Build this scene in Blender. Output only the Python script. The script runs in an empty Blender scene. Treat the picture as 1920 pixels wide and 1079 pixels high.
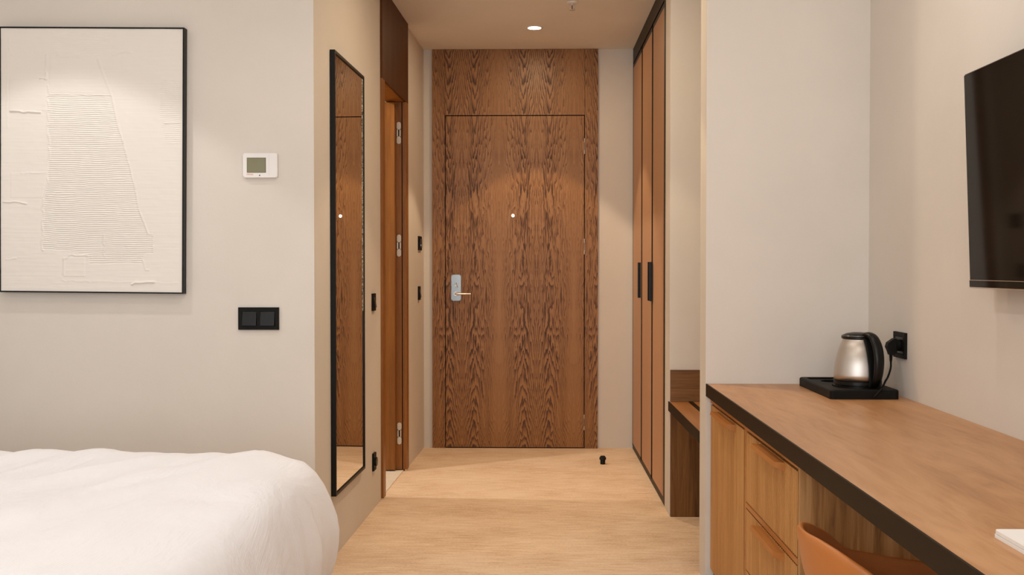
import bpy, bmesh, math, random
import numpy as np
from mathutils import Vector, Matrix, noise
random.seed(7)
S = bpy.context.scene
COL = S.collection

# ------------------------------------------------------------------ camera
F, CAMH = 1960.0, 1.1426
cam_d = bpy.data.cameras.new('camera')
cam_d.sensor_width = 36.0
cam_d.lens = 36.0 * F / 1920.0
cam = bpy.data.objects.new('camera', cam_d)
COL.objects.link(cam)
cam.location = (0, 0, CAMH)
cam.rotation_euler = (math.pi / 2 - math.atan(37.5 / F), 0, math.atan(40.0 / F))
S.camera = cam

# ------------------------------------------------------------------ world, exposure
S.view_settings.view_transform = 'Standard'
S.view_settings.look = 'None'
S.view_settings.exposure = 0.0
S.view_settings.gamma = 1.0
S.view_settings.use_curve_mapping = False
W = bpy.data.worlds.new('world')
S.world = W
W.use_nodes = True
bg = W.node_tree.nodes['Background']
bg.inputs[0].default_value = (0.80, 0.90, 1.0, 1)
bg.inputs[1].default_value = 1.6

WARM = (1.0, 0.77, 0.50)
ROOMW = (1.0, 0.95, 0.91)


def area_light(name, loc, rot, sx, sy, energy, color):
    d = bpy.data.lights.new(name, 'AREA')
    d.shape = 'RECTANGLE'
    d.size = sx
    d.size_y = sy
    d.energy = energy
    d.color = color
    o = bpy.data.objects.new(name, d)
    o.location = loc
    o.rotation_euler = rot
    COL.objects.link(o)
    return o


# daylight entering through the window in the wall behind the camera
area_light('window_daylight', (-0.75, -1.62, 1.5), (math.pi / 2, 0, 0), 2.9, 1.9, 56, (0.98, 0.99, 1.0))


def spot(name, loc, energy, deg, color=WARM, blend=0.18, aim=None, radius=0.03):
    d = bpy.data.lights.new(name, 'SPOT')
    d.energy = energy
    d.spot_size = math.radians(deg)
    d.spot_blend = blend
    d.shadow_soft_size = radius
    d.color = color
    o = bpy.data.objects.new(name, d)
    o.location = loc
    if aim is not None:
        v = Vector(aim) - Vector(loc)
        o.rotation_euler = v.to_track_quat('-Z', 'Y').to_euler()
    COL.objects.link(o)
    return o


CEIL = 2.514
# (x, y), beam power, beam angle, wide power, colour
SPOTS = [((0.006, 5.994), 42, 80, 3.5, WARM), ((0.05, 4.25), 24, 84, 8.5, WARM), ((-1.66, 3.12), 24, 90, 0.4, ROOMW),
         ((-0.35, 2.45), 0, 120, 6.5, ROOMW), ((0.75, 2.75), 0, 110, 3.5, ROOMW), ((-1.3, 1.2), 0, 130, 5, ROOMW), ((0.55, 1.0), 0, 130, 6, ROOMW)]
for (xy, e, a, wd, c) in SPOTS:
    if e:
        spot('downlight_beam', (xy[0], xy[1], CEIL - 0.012), e, a, c)
    d = bpy.data.lights.new('downlight_flood', 'AREA')
    d.shape = 'DISK'
    d.size = 0.076
    d.energy = wd
    d.color = c
    o = bpy.data.objects.new('downlight_flood', d)
    o.location = (xy[0], xy[1], CEIL - 0.010)
    COL.objects.link(o)
spot('bathroom_beam', (-1.75, 5.22, CEIL - 0.03), 70, 150, (1.0, 0.90, 0.78), 0.2)


# ------------------------------------------------------------------ helpers
def lin(c):
    c = c / 255.0
    return c / 12.92 if c <= 0.04045 else ((c + 0.055) / 1.055) ** 2.4


def rgb(r, g, b):
    return (lin(r), lin(g), lin(b), 1.0)


class NT:
    def __init__(self, name):
        self.m = bpy.data.materials.new(name)
        self.m.use_nodes = True
        self.t = self.m.node_tree
        self.b = self.t.nodes['Principled BSDF']

    def n(self, typ, **kw):
        nd = self.t.nodes.new(typ)
        for k, v in kw.items():
            setattr(nd, k, v)
        return nd

    def l(self, a, b):
        self.t.links.new(a, b)

    def val(self, sock, v):
        if hasattr(v, 'is_linked') or hasattr(v, 'links'):
            self.l(v, sock)
        else:
            sock.default_value = v

    def math(self, op, a, b=0.0, c=0.0, clamp=False):
        nd = self.n('ShaderNodeMath', operation=op)
        nd.use_clamp = clamp
        self.val(nd.inputs[0], a)
        self.val(nd.inputs[1], b)
        self.val(nd.inputs[2], c)
        return nd.outputs[0]

    def pos(self, scale=(1, 1, 1), loc=(0, 0, 0)):
        g = self.n('ShaderNodeNewGeometry')
        mp = self.n('ShaderNodeMapping')
        self.l(g.outputs['Position'], mp.inputs[0])
        mp.inputs['Scale'].default_value = scale
        mp.inputs['Location'].default_value = loc
        return mp.outputs[0]

    def noise(self, vec, scale, detail=4, rough=0.55, dist=0.0):
        nd = self.n('ShaderNodeTexNoise')
        self.l(vec, nd.inputs['Vector'])
        nd.inputs['Scale'].default_value = scale
        nd.inputs['Detail'].default_value = detail
        nd.inputs['Roughness'].default_value = rough
        nd.inputs['Distortion'].default_value = dist
        return nd.outputs['Fac']

    def ramp(self, fac, stops):
        nd = self.n('ShaderNodeValToRGB')
        self.l(fac, nd.inputs[0])
        e = nd.color_ramp.elements
        while len(e) < len(stops):
            e.new(0.5)
        for i, (p, c) in enumerate(stops):
            e[i].position = p
            e[i].color = c
        return nd.outputs[0]

    def bump(self, h, strength, dist=0.002):
        nd = self.n('ShaderNodeBump')
        nd.inputs['Strength'].default_value = strength
        nd.inputs['Distance'].default_value = dist
        self.l(h, nd.inputs['Height'])
        self.l(nd.outputs[0], self.b.inputs['Normal'])


def simple(name, c, rough=0.5, metal=0.0, bump=0.0, bscale=300, coat=0.0, spec=0.5, var=0.0):
    q = NT(name)
    q.b.inputs['Base Color'].default_value = c
    q.b.inputs['Roughness'].default_value = rough
    q.b.inputs['Metallic'].default_value = metal
    q.b.inputs['Specular IOR Level'].default_value = spec
    q.b.inputs['Coat Weight'].default_value = coat
    p = q.pos()
    f = q.noise(p, bscale, 3)
    if var > 0:
        c2 = tuple(x * (1 - var) for x in c[:3]) + (1,)
        q.l(q.ramp(f, [(0.3, c2), (0.7, c)]), q.b.inputs['Base Color'])
    if bump > 0:
        q.bump(f, bump, 0.001)
    return q.m


def wood(name, ca, cb, cc, axis, freq=40, rough=0.45, spec=0.5, stretch=0.06, contrast=(0.3, 0.7), bump=0.15, dist=0.6):
    """straight grained wood, the grain running along the axis"""
    q = NT(name)
    sc = [1.0, 1.0, 1.0]
    sc['xyz'.index(axis)] = stretch
    p = q.pos(tuple(sc))
    a = q.noise(p, freq, 6, 0.62, dist)
    p2 = q.pos(tuple(s if s != 1.0 else 1.0 for s in sc), (3.1, 1.7, 0.4))
    b = q.noise(p2, freq * 0.16, 3, 0.5, 1.2)
    p3 = q.pos(tuple(s * (0.5 if s != 1.0 else 1.0) for s in sc))
    fine = q.noise(p3, freq * 6, 2, 0.6)
    s1 = q.math('MULTIPLY_ADD', b, 0.55, q.math('MULTIPLY', a, 0.45))
    s2 = q.math('MULTIPLY_ADD', fine, 0.16, q.math('MULTIPLY', s1, 0.9))
    q.l(q.ramp(s2, [(contrast[0], cb), (0.5, ca), (contrast[1], cc)]), q.b.inputs['Base Color'])
    q.b.inputs['Roughness'].default_value = rough
    q.b.inputs['Specular IOR Level'].default_value = spec
    q.bump(s2, bump, 0.001)
    return q.m


def figured_oak(name):
    """book-matched oak veneer: cathedral figure mirrored about vertical axes"""
    q = NT(name)
    g = q.n('ShaderNodeNewGeometry')
    sep = q.n('ShaderNodeSeparateXYZ')
    q.l(g.outputs['Position'], sep.inputs[0])
    x, z = sep.outputs[0], sep.outputs[2]
    per, c0 = 0.471, 0.020
    # fold x into the mirrored leaves
    fx = q.math('SUBTRACT', x, c0 - per / 2 - 2 * per)
    md = q.math('MODULO', fx, per)
    t = q.math('ABSOLUTE', q.math('SUBTRACT', md, per / 2))
    comb = q.n('ShaderNodeCombineXYZ')
    q.l(t, comb.inputs[0])
    q.l(z, comb.inputs[2])

    def nz(sx, sz, scale, det, dist=0.0, off=0.0):
        mp = q.n('ShaderNodeMapping')
        q.l(comb.outputs[0], mp.inputs[0])
        mp.inputs['Scale'].default_value = (sx, 1, sz)
        mp.inputs['Location'].default_value = (off, off, off)
        return q.noise(mp.outputs[0], scale, det, 0.55, dist)
    big = q.math('SUBTRACT', nz(9, 1.6, 1.0, 3), 0.5)
    mid = q.math('SUBTRACT', nz(34, 3.4, 1.0, 3, 0.0, 3.0), 0.5)
    du = q.math('ABSOLUTE', q.math('SUBTRACT', q.math('MULTIPLY_ADD', big, 0.045, t), 0.082))
    num = q.math('MULTIPLY', q.math('MULTIPLY', du, du), 1900.0)
    den = q.math('MULTIPLY_ADD', du, 16.0, 1.0)
    a = q.math('DIVIDE', num, den)
    dz = q.math('SUBTRACT', z, 1.32)
    b = q.math('MULTIPLY', q.math('MULTIPLY', dz, dz), 6.0)
    gsum = q.math('SUBTRACT', a, b)
    jag = q.math('SUBTRACT', nz(105, 13.0, 1.0, 3, 0.0, 9.0), 0.5)
    amp = q.math('MULTIPLY_ADD', q.math('ABSOLUTE', dz), -4.2, 6.0)
    amp = q.math('MAXIMUM', amp, 1.9)
    gsum = q.math('ADD', gsum, q.math('MULTIPLY', mid, amp))
    gsum = q.math('ADD', gsum, q.math('MULTIPLY', jag, 1.3))
    gsum = q.math('ADD', gsum, q.math('MULTIPLY', big, 5.0))
    fr = q.math('FRACT', gsum)
    # a sawtooth ring: soft rise, sharp dark late-wood line
    line = q.math('POWER', fr, 2.4)
    edge = q.math('SUBTRACT', 1.0, q.math('MULTIPLY', q.math('GREATER_THAN', fr, 0.97), 0.4))
    line = q.math('MULTIPLY', line, edge)
    # the lines fade in patches, and far from the cathedral they become fine straight grain
    patch = nz(14, 2.2, 1.0, 2, 0.0, 7.0)
    fade = q.math('MULTIPLY_ADD', patch, 1.8, -0.02, clamp=True)
    far = q.math('MULTIPLY_ADD', du, -9.0, 1.15, clamp=True)
    line = q.math('MULTIPLY', q.math('MULTIPLY', line, fade), q.math('MULTIPLY_ADD', far, 0.75, 0.25))
    fine = nz(420, 9, 1.0, 3, 0.0, 1.0)
    tone = nz(26, 0.7, 1.0, 2, 0.0, 5.0)
    v = q.math('MULTIPLY', line, 1.0)
    v = q.math('ADD', v, q.math('MULTIPLY', q.math('SUBTRACT', fine, 0.5), 0.55))
    v = q.math('ADD', v, q.math('MULTIPLY', q.math('SUBTRACT', tone, 0.5), 0.32))
    v = q.math('ADD', v, 0.16)
    q.l(q.ramp(v, [(0.0, rgb(168, 120, 66)), (0.22, rgb(153, 104, 50)), (0.50, rgb(106, 64, 20)), (0.9, rgb(64, 33, 5))]),
        q.b.inputs['Base Color'])
    q.b.inputs['Roughness'].default_value = 0.42
    rr = q.math('MULTIPLY_ADD', v, 0.25, 0.36)
    q.l(rr, q.b.inputs['Roughness'])
    q.bump(q.math('SUBTRACT', 1.0, v), 0.25, 0.001)
    return q.m


M = {}


def wall_paint(name, c, bump=0.22):
    q = NT(name)
    p = q.pos()
    a = q.noise(p, 2.3, 4)
    f = q.noise(p, 130, 4, 0.6)
    c2 = tuple(x * 0.955 for x in c[:3]) + (1,)
    q.l(q.ramp(a, [(0.35, c2), (0.65, c)]), q.b.inputs['Base Color'])
    q.b.inputs['Roughness'].default_value = 0.85
    q.b.inputs['Specular IOR Level'].default_value = 0.2
    g = q.noise(p, 14, 3)
    q.bump(q.math('MULTIPLY_ADD', g, 1.5, f), bump, 0.0012)
    return q.m


M['wall'] = wall_paint('cream_plaster', rgb(224, 217, 208))
M['ceil'] = wall_paint('ceiling_paint', rgb(245, 240, 232), 0.08)
M['tile'] = simple('bathroom_tile', rgb(246, 236, 220), 0.35, var=0.08, bscale=20)


def floor_mat():
    q = NT('tan_carpet_floor')
    p = q.pos((0.14, 1.0, 1.0))
    a = q.noise(p, 60, 6, 0.65, 0.5)
    p2 = q.pos((0.6, 1.0, 1.0))
    b = q.noise(p2, 4.0, 5, 0.6, 0.3)
    f = q.noise(q.pos((0.35, 1, 1)), 260, 3, 0.6)
    s = q.math('MULTIPLY_ADD', b, 0.26, q.math('MULTIPLY', a, 0.42))
    s = q.math('MULTIPLY_ADD', f, 0.34, s)
    q.l(q.ramp(s, [(0.38, rgb(202, 167, 134)), (0.51, rgb(229, 201, 171)), (0.64, rgb(243, 221, 195))]), q.b.inputs['Base Color'])
    q.b.inputs['Roughness'].default_value = 0.75
    q.b.inputs['Specular IOR Level'].default_value = 0.25
    q.bump(s, 0.35, 0.0015)
    return q.m


M['floor'] = floor_mat()
M['oak'] = figured_oak('figured_oak_veneer')
M['teak'] = wood('teak_trim', rgb(138, 84, 24), rgb(98, 56, 13), rgb(162, 104, 36), 'z', 60, 0.4)
M['panelwood'] = wood('dark_oak_panel', rgb(82, 47, 13), rgb(66, 36, 8), rgb(96, 57, 19), 'z', 45, 0.5, spec=0.2)
M['walnut'] = wood('walnut_board_vertical', rgb(156, 113, 64), rgb(96, 62, 28), rgb(190, 148, 98), 'z', 34, 0.5, dist=1.6, contrast=(0.38, 0.62))
M['walnutd'] = wood('dark_walnut_board', rgb(112, 74, 34), rgb(66, 38, 14), rgb(138, 96, 50), 'z', 34, 0.55, dist=1.6, contrast=(0.38, 0.62), spec=0.3)
M['walnutx'] = wood('walnut_board_horizontal', rgb(108, 70, 32), rgb(62, 36, 13), rgb(134, 92, 48), 'x', 34, 0.5, dist=1.6, contrast=(0.38, 0.62))
M['benchtop'] = wood('bench_top_oak', rgb(164, 108, 58), rgb(138, 86, 42), rgb(186, 130, 76), 'y', 40, 0.45)
M['desktop'] = wood('desk_top_oak', rgb(184, 134, 88), rgb(162, 113, 71), rgb(198, 150, 105), 'y', 13, 0.38, stretch=0.16, contrast=(0.38, 0.62), bump=0.05, dist=2.4)
M['flute'] = wood('fluted_oak', rgb(186, 132, 72), rgb(156, 104, 50), rgb(206, 154, 92), 'z', 60, 0.5)
M['groove'] = simple('groove_shade_brown', rgb(74, 42, 18), 0.8, spec=0.05)  # dark brown that paints the shade in the flute gaps
M['handlewood'] = wood('handle_oak', rgb(178, 114, 54), rgb(148, 88, 36), rgb(194, 132, 70), 'y', 40, 0.45)
M['wardrobe'] = simple('tan_wardrobe_laminate', rgb(186, 140, 105), 0.6, bump=0.15, bscale=500, var=0.06)
M['bronze'] = simple('dark_bronze_metal', rgb(36, 29, 16), 0.5, 0.1, spec=0.25)
M['edge'] = simple('dark_brown_edge_band', rgb(30, 20, 6), 0.5, spec=0.15)
M['black'] = simple('black_plastic', rgb(9, 8, 6), 0.35, spec=0.3)
M['blackmat'] = simple('matt_black_plastic', rgb(9, 8, 5), 0.6, bump=0.1, bscale=900, spec=0.2)
M['blackmetal'] = simple('black_metal_frame', rgb(14, 13, 11), 0.45, 0.0, spec=0.25)
M['rubber_shade'] = simple('black_rubber_and_gap_shade', rgb(8, 7, 6), 0.8)  # black rubber, also the painted shade behind the entrance door
M['chrome'] = simple('polished_chrome', (0.19, 0.195, 0.19, 1), 0.24, 1.0)
M['satin'] = simple('satin_nickel', (0.78, 0.74, 0.68, 1), 0.3, 1.0)
M['hinge'] = simple('pale_hinge_cap', rgb(214, 208, 198), 0.35, 0.2)
M['white'] = simple('white_plastic', rgb(236, 234, 232), 0.4)
M['lcd'] = simple('green_grey_lcd', rgb(124, 121, 88), 0.25)
M['lcdedge'] = simple('lcd_recess', rgb(92, 84, 52), 0.5)
M['orange'] = simple('orange_print', rgb(232, 150, 100), 0.6)
M['canvas'] = simple('white_plaster_canvas', rgb(236, 231, 224), 0.8, bump=0.2, bscale=60, spec=0.2)
M['cloth'] = None


def cloth():
    q = NT('white_duvet_cotton')
    q.b.inputs['Base Color'].default_value = rgb(240, 241, 246)
    q.b.inputs['Roughness'].default_value = 0.8
    q.b.inputs['Specular IOR Level'].default_value = 0.2
    q.b.inputs['Sheen Weight'].default_value = 0.15
    w = q.n('ShaderNodeTexWave')
    w.wave_type = 'BANDS'
    w.bands_direction = 'DIAGONAL'
    w.inputs['Scale'].default_value = 90
    w.inputs['Distortion'].default_value = 0.4
    q.l(q.pos(), w.inputs['Vector'])
    f = q.noise(q.pos((1.6, 0.5, 0.5)), 5, 5, 0.6, 0.8)
    q.bump(q.math('MULTIPLY_ADD', w.outputs['Fac'], 0.012, f), 0.55, 0.02)
    return q.m


M['cloth'] = cloth()
M['leather'] = simple('tan_leather', rgb(190, 118, 58), 0.42, bump=0.12, bscale=400, coat=0.1, var=0.06)
M['leg'] = simple('dark_leg_metal', rgb(30, 26, 22), 0.4, 0.6)
M['card'] = simple('white_card', rgb(245, 243, 240), 0.5)
M['linen'] = simple('bed_base_fabric', rgb(150, 132, 112), 0.9, bump=0.3)


def mirror_mat():
    q = NT('mirror_silvering')
    q.b.inputs['Base Color'].default_value = (0.88, 0.87, 0.84, 1)
    q.b.inputs['Metallic'].default_value = 1.0
    q.b.inputs['Roughness'].default_value = 0.0
    return q.m


M['mirror'] = mirror_mat()


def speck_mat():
    q = NT('painted_mirror_reflection')  # mottled reflection put into the colour
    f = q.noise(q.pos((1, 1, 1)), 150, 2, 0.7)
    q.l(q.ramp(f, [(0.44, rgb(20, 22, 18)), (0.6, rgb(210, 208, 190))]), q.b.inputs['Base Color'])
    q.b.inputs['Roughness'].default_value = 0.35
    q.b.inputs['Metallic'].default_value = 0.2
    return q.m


M['speck'] = speck_mat()


def steel():
    q = NT('brushed_kettle_steel')
    q.b.inputs['Base Color'].default_value = (0.58, 0.53, 0.48, 1)
    q.b.inputs['Metallic'].default_value = 1.0
    q.b.inputs['Roughness'].default_value = 0.36
    q.b.inputs['Anisotropic'].default_value = 0.85
    tg = q.n('ShaderNodeTangent')
    tg.direction_type = 'RADIAL'
    tg.axis = 'Z'
    q.l(tg.outputs[0], q.b.inputs['Tangent'])
    f = q.noise(q.pos((1, 1, 40)), 60, 2)
    q.bump(f, 0.05, 0.0005)
    return q.m


M['steel'] = steel()


def screen():
    q = NT('dark_glossy_screen')
    q.b.inputs['Base Color'].default_value = (0.006, 0.005, 0.004, 1)
    q.b.inputs['Roughness'].default_value = 0.06
    q.b.inputs['Specular IOR Level'].default_value = 0.12
    return q.m


M['screen'] = screen()


def emit(name, c, s):
    q = NT(name)
    q.b.inputs['Base Color'].default_value = (0.9, 0.9, 0.9, 1)
    q.b.inputs['Emission Color'].default_value = c
    q.b.inputs['Emission Strength'].default_value = s
    return q.m


M['lens'] = emit('glowing_lamp_lens', (1.0, 0.86, 0.68, 1), 12)
M['peep'] = emit('lit_peephole_lens', (1.0, 0.97, 0.9, 1), 0.9)  # added glow stands for outside light coming through the lens


def glass():
    q = NT('window_glass')
    q.b.inputs['Transmission Weight'].default_value = 1.0
    q.b.inputs['Roughness'].default_value = 0.0
    q.b.inputs['IOR'].default_value = 1.45
    return q.m


M['glass'] = glass()

ID = lambda a, b, c: Vector((a, b, c))
# corridor left wall: runs from (-.795, 3.78) to (-.692, 6.6)
LA, LB = Vector((-0.795, 3.78, 0)), Vector((-0.692, 6.6, 0))
LD = (LB - LA).normalized()
LN = Vector((LD.y, -LD.x, 0))


def WL(s, off, z):                       # along the wall, out from it, up
    return LA + LD * s + LN * off + Vector((0, 0, z))


RB, RD = Vector((1.2045, 3.78, 0)), Vector((0.0142, 1.0, 0)).normalized()
RN = Vector((-RD.y, RD.x, 0))


def WR(s, off, z):                       # right wall: along +Y from the desk corner, out into the room, up
    return RB + RD * s + RN * off + Vector((0, 0, z))


def thing(name, label, cat, loc=(0, 0, 0), group=None):
    o = bpy.data.objects.new(name, None)
    o.location = loc
    o.empty_display_size = 0.05
    COL.objects.link(o)
    o['label'] = label
    o['category'] = cat
    if group:
        o['group'] = group
    return o


def root_loc(o):
    v = Vector((0, 0, 0))
    while o is not None:
        v += o.location
        o = o.parent
    return v


def link(name, me, mat, parent=None, label=None):
    o = bpy.data.objects.new(name, me)
    if mat is not None:
        if isinstance(mat, (list, tuple)):
            for m_ in mat:
                me.materials.append(m_)
        else:
            me.materials.append(mat)
    if parent is not None:
        o.parent = parent
        me.transform(Matrix.Translation(-root_loc(parent)))
    COL.objects.link(o)
    if label:
        o['label'] = label
    return o


def finish(name, bm, mat, parent=None, smooth=False, label=None, angle=None):
    bmesh.ops.recalc_face_normals(bm, faces=bm.faces)
    me = bpy.data.meshes.new(name)
    if smooth:
        for f in bm.faces:
            f.smooth = True
        if angle is not None:
            ca = math.radians(angle)
            for e in bm.edges:
                if len(e.link_faces) == 2 and e.calc_face_angle(0) > ca:
                    e.smooth = False
    bm.to_mesh(me)
    bm.free()
    return link(name, me, mat, parent, label)


def box(bm, a, b, fr=ID, bev=0.0, seg=2):
    vs = []
    for i in range(8):
        vs.append(bm.verts.new(fr(b[0] if i & 1 else a[0], b[1] if i & 2 else a[1], b[2] if i & 4 else a[2])))
    fs = [bm.faces.new([vs[k] for k in q]) for q in
          ((0, 1, 3, 2), (4, 6, 7, 5), (0, 4, 5, 1), (2, 3, 7, 6), (0, 2, 6, 4), (1, 5, 7, 3))]
    if bev > 0:
        es = list({e for f in fs for e in f.edges})
        bmesh.ops.recalc_face_normals(bm, faces=fs)
        bmesh.ops.bevel(bm, geom=es, offset=bev, segments=seg, affect='EDGES', profile=0.5)
    return bm


def boxpart(name, a, b, mat, parent=None, fr=ID, bev=0.0, label=None, seg=2):
    bm = bmesh.new()
    box(bm, a, b, fr, bev, seg)
    return finish(name, bm, mat, parent, label=label)


def struct(name, boxes, mat, fr=ID, bev=0.0, parent=None):
    bm = bmesh.new()
    for a, b in boxes:
        box(bm, a, b, fr, bev)
    o = finish(name, bm, mat, parent)
    o['kind'] = 'structure'
    return o


def lathe(bm, prof, cx, cy, seg=48, tf=None):
    rings = []
    for r, z in prof:
        if r < 1e-6:
            v = Vector((cx, cy, z))
            rings.append([bm.verts.new(tf(v) if tf else v)])
        else:
            ring = []
            for k in range(seg):
                a = 2 * math.pi * k / seg
                v = Vector((cx + r * math.cos(a), cy + r * math.sin(a), z))
                ring.append(bm.verts.new(tf(v) if tf else v))
            rings.append(ring)
    for A, B in zip(rings[:-1], rings[1:]):
        if len(A) == 1 and len(B) == 1:
            continue
        for k in range(seg):
            k2 = (k + 1) % seg
            if len(A) == 1:
                bm.faces.new((A[0], B[k], B[k2]))
            elif len(B) == 1:
                bm.faces.new((A[k], A[k2], B[0]))
            else:
                bm.faces.new((A[k], A[k2], B[k2], B[k]))
    for R in (rings[0], rings[-1]):
        if len(R) > 1:
            bm.faces.new(R)
    return bm


def tube(bm, pts, rad, seg=12, flat=(1.0, 1.0), side=None):
    """sweep an ellipse along pts; rad may be a list; side fixes the ellipse's first axis"""
    n = len(pts)
    pts = [Vector(p) for p in pts]
    rads = rad if isinstance(rad, (list, tuple)) else [rad] * n
    prev = None
    rings = []
    for i in range(n):
        t = (pts[min(i + 1, n - 1)] - pts[max(i - 1, 0)]).normalized()
        if side is not None:
            u = Vector(side)
        elif prev is None:
            u = Vector((0, 0, 1)) if abs(t.z) < 0.9 else Vector((1, 0, 0))
        else:
            u = prev
        u = (u - t * u.dot(t)).normalized()
        prev = u
        w = t.cross(u)
        rings.append([bm.verts.new(pts[i] + u * (rads[i] * flat[0] * math.cos(2 * math.pi * k / seg)) +
                                   w * (rads[i] * flat[1] * math.sin(2 * math.pi * k / seg))) for k in range(seg)])
    for A, B in zip(rings[:-1], rings[1:]):
        for k in range(seg):
            bm.faces.new((A[k], A[(k + 1) % seg], B[(k + 1) % seg], B[k]))
    bm.faces.new(rings[0])
    bm.faces.new(rings[-1])
    return bm


def spline(P, n=12):
    P = [Vector(p) for p in P]
    Q = [P[0]] + P + [P[-1]]
    out = []
    for i in range(1, len(Q) - 2):
        p0, p1, p2, p3 = Q[i - 1], Q[i], Q[i + 1], Q[i + 2]
        for k in range(n):
            t = k / n
            out.append(0.5 * ((2 * p1) + (p2 - p0) * t + (2 * p0 - 5 * p1 + 4 * p2 - p3) * t * t + (3 * p1 - p0 - 3 * p2 + p3) * t ** 3))
    out.append(P[-1])
    return out


def rrect(w0, w1, h0, h1, r, n=6):
    """rounded rectangle outline, counter-clockwise"""
    out = []
    for (cx, cy, a0) in ((w1 - r, h1 - r, 0), (w0 + r, h1 - r, 90), (w0 + r, h0 + r, 180), (w1 - r, h0 + r, 270)):
        for k in range(n + 1):
            a = math.radians(a0 + 90 * k / n)
            out.append((cx + r * math.cos(a), cy + r * math.sin(a)))
    return out


def prism(bm, outline, d0, d1, fr):
    """outline in (a, c), extruded along b from d0 to d1: fr(a, b, c)"""
    A = [bm.verts.new(fr(p[0], d0, p[1])) for p in outline]
    B = [bm.verts.new(fr(p[0], d1, p[1])) for p in outline]
    bm.faces.new(A)
    bm.faces.new(B[::-1])
    n = len(A)
    for k in range(n):
        bm.faces.new((A[k], B[k], B[(k + 1) % n], A[(k + 1) % n]))
    return bm


# ------------------------------------------------------------------ room shell
struct('floor', [((-2.85, -1.75, -0.08), (1.45, 6.72, 0.0))], M['floor'])
struct('ceiling', [((-2.85, -1.75, CEIL), (1.45, 6.72, CEIL + 0.1))], M['ceil'])
struct('wall_back', [((-2.5, 6.60, 0), (1.4, 6.72, CEIL))], M['wall'])
# picture wall, left of the corridor
struct('wall_left_front', [((-2.75, 3.78, 0), (-0.795, 3.90, CEIL))], M['wall'])
# corridor left wall with the bathroom doorway s 1.34 .. 2.10
struct('wall_left', [((0.0, -0.10, 0), (1.335, 0.0, CEIL)), ((2.10, -0.10, 0), (2.824, 0.0, CEIL)), ((1.335, -0.10, 2.10), (2.10, 0.0, CEIL))], M['wall'], WL)
struct('wall_right_front', [((0.622, 3.78, 0), (1.24, 3.91, CEIL))], M['wall'])
struct('wall_right_alcove', [((0.625, 4.80, 0), (1.24, 4.968, CEIL))], M['wall'])
struct('wall_right', [((-5.45, -0.12, 0), (2.9, 0.0, CEIL))], M['wall'], WR)
struct('wall_left_side', [((-2.87, -1.75, 0), (-2.75, 3.9, CEIL))], M['wall'])
struct('wall_bathroom_side', [((-2.5, 3.9, 0), (-2.4, 6.6, CEIL))], M['tile'])
struct('wall_rear', [((-2.75, -1.72, 0), (-2.25, -1.6, CEIL)), ((0.75, -1.72, 0), (1.3, -1.6, CEIL)), ((-2.25, -1.72, 0), (0.75, -1.6, 0.5)), ((-2.25, -1.72, 2.5), (0.75, -1.6, CEIL))], M['wall'])
w1 = struct('window_1', [((-2.25, -1.70, 0.5), (-2.19, -1.63, 2.5)), ((0.69, -1.70, 0.5), (0.75, -1.63, 2.5)), ((-2.19, -1.70, 0.5), (0.69, -1.63, 0.56)),
                         ((-2.19, -1.70, 2.44), (0.69, -1.63, 2.5)), ((-0.78, -1.70, 0.56), (-0.72, -1.63, 2.44))], M['blackmetal'])
boxpart('pane', (-2.19, -1.672, 0.56), (-0.78, -1.664, 2.44), M['glass'], w1)
boxpart('pane', (-0.72, -1.672, 0.56), (0.69, -1.664, 2.44), M['glass'], w1)
# bathroom floor, seen through the doorway
bm = bmesh.new()
prism(bm, [(-2.4, 3.9), (-0.90, 3.9), (WL(1.39, -0.008, 0).x, 3.9 + 0.0), (WL(1.39, -0.008, 0).x, WL(1.39, -0.008, 0).y), (WL(2.05, -0.008, 0).x, WL(2.05, -0.008, 0).y), (-0.9, WL(2.05, 0, 0).y), (-0.9, 6.6), (-2.4, 6.6)][:1] +
      [(-0.90, 3.9), (-0.90, WL(1.39, 0, 0).y), (WL(1.39, -0.008, 0).x, WL(1.39, -0.008, 0).y), (WL(2.05, -0.008, 0).x, WL(2.05, -0.008, 0).y), (-0.9, WL(2.05, 0, 0).y), (-0.9, 6.6), (-2.4, 6.6)],
      0.0, 0.006, lambda a, b, c: Vector((a, c, b)))
o = finish('floor_bathroom', bm, M['tile'])
o['kind'] = 'structure'

# ------------------------------------------------------------------ entrance door and its oak surround
YW = 6.582
struct('trim_1', [((-0.637, YW, 0.0), (-0.557, 6.60, CEIL))], M['oak'], bev=0.0006)
struct('trim_2', [((0.3235, YW, 0.0), (0.4045, 6.60, CEIL))], M['oak'], bev=0.0006)
struct('trim_3', [((-0.5555, YW, 2.1005), (0.322, 6.60, CEIL))], M['oak'], bev=0.0006)
d1 = struct('door_1', [((-0.552, YW + 0.001, 0.007), (0.318, 6.592, 2.0945))], M['oak'], bev=0.0008)
boxpart('gap_shade_sheet', (-0.5572, 6.5925, 0.0), (0.3237, 6.5995, 2.101), M['rubber_shade'], d1)  # black sheet behind the leaf, paints the shade of the door gap
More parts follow.
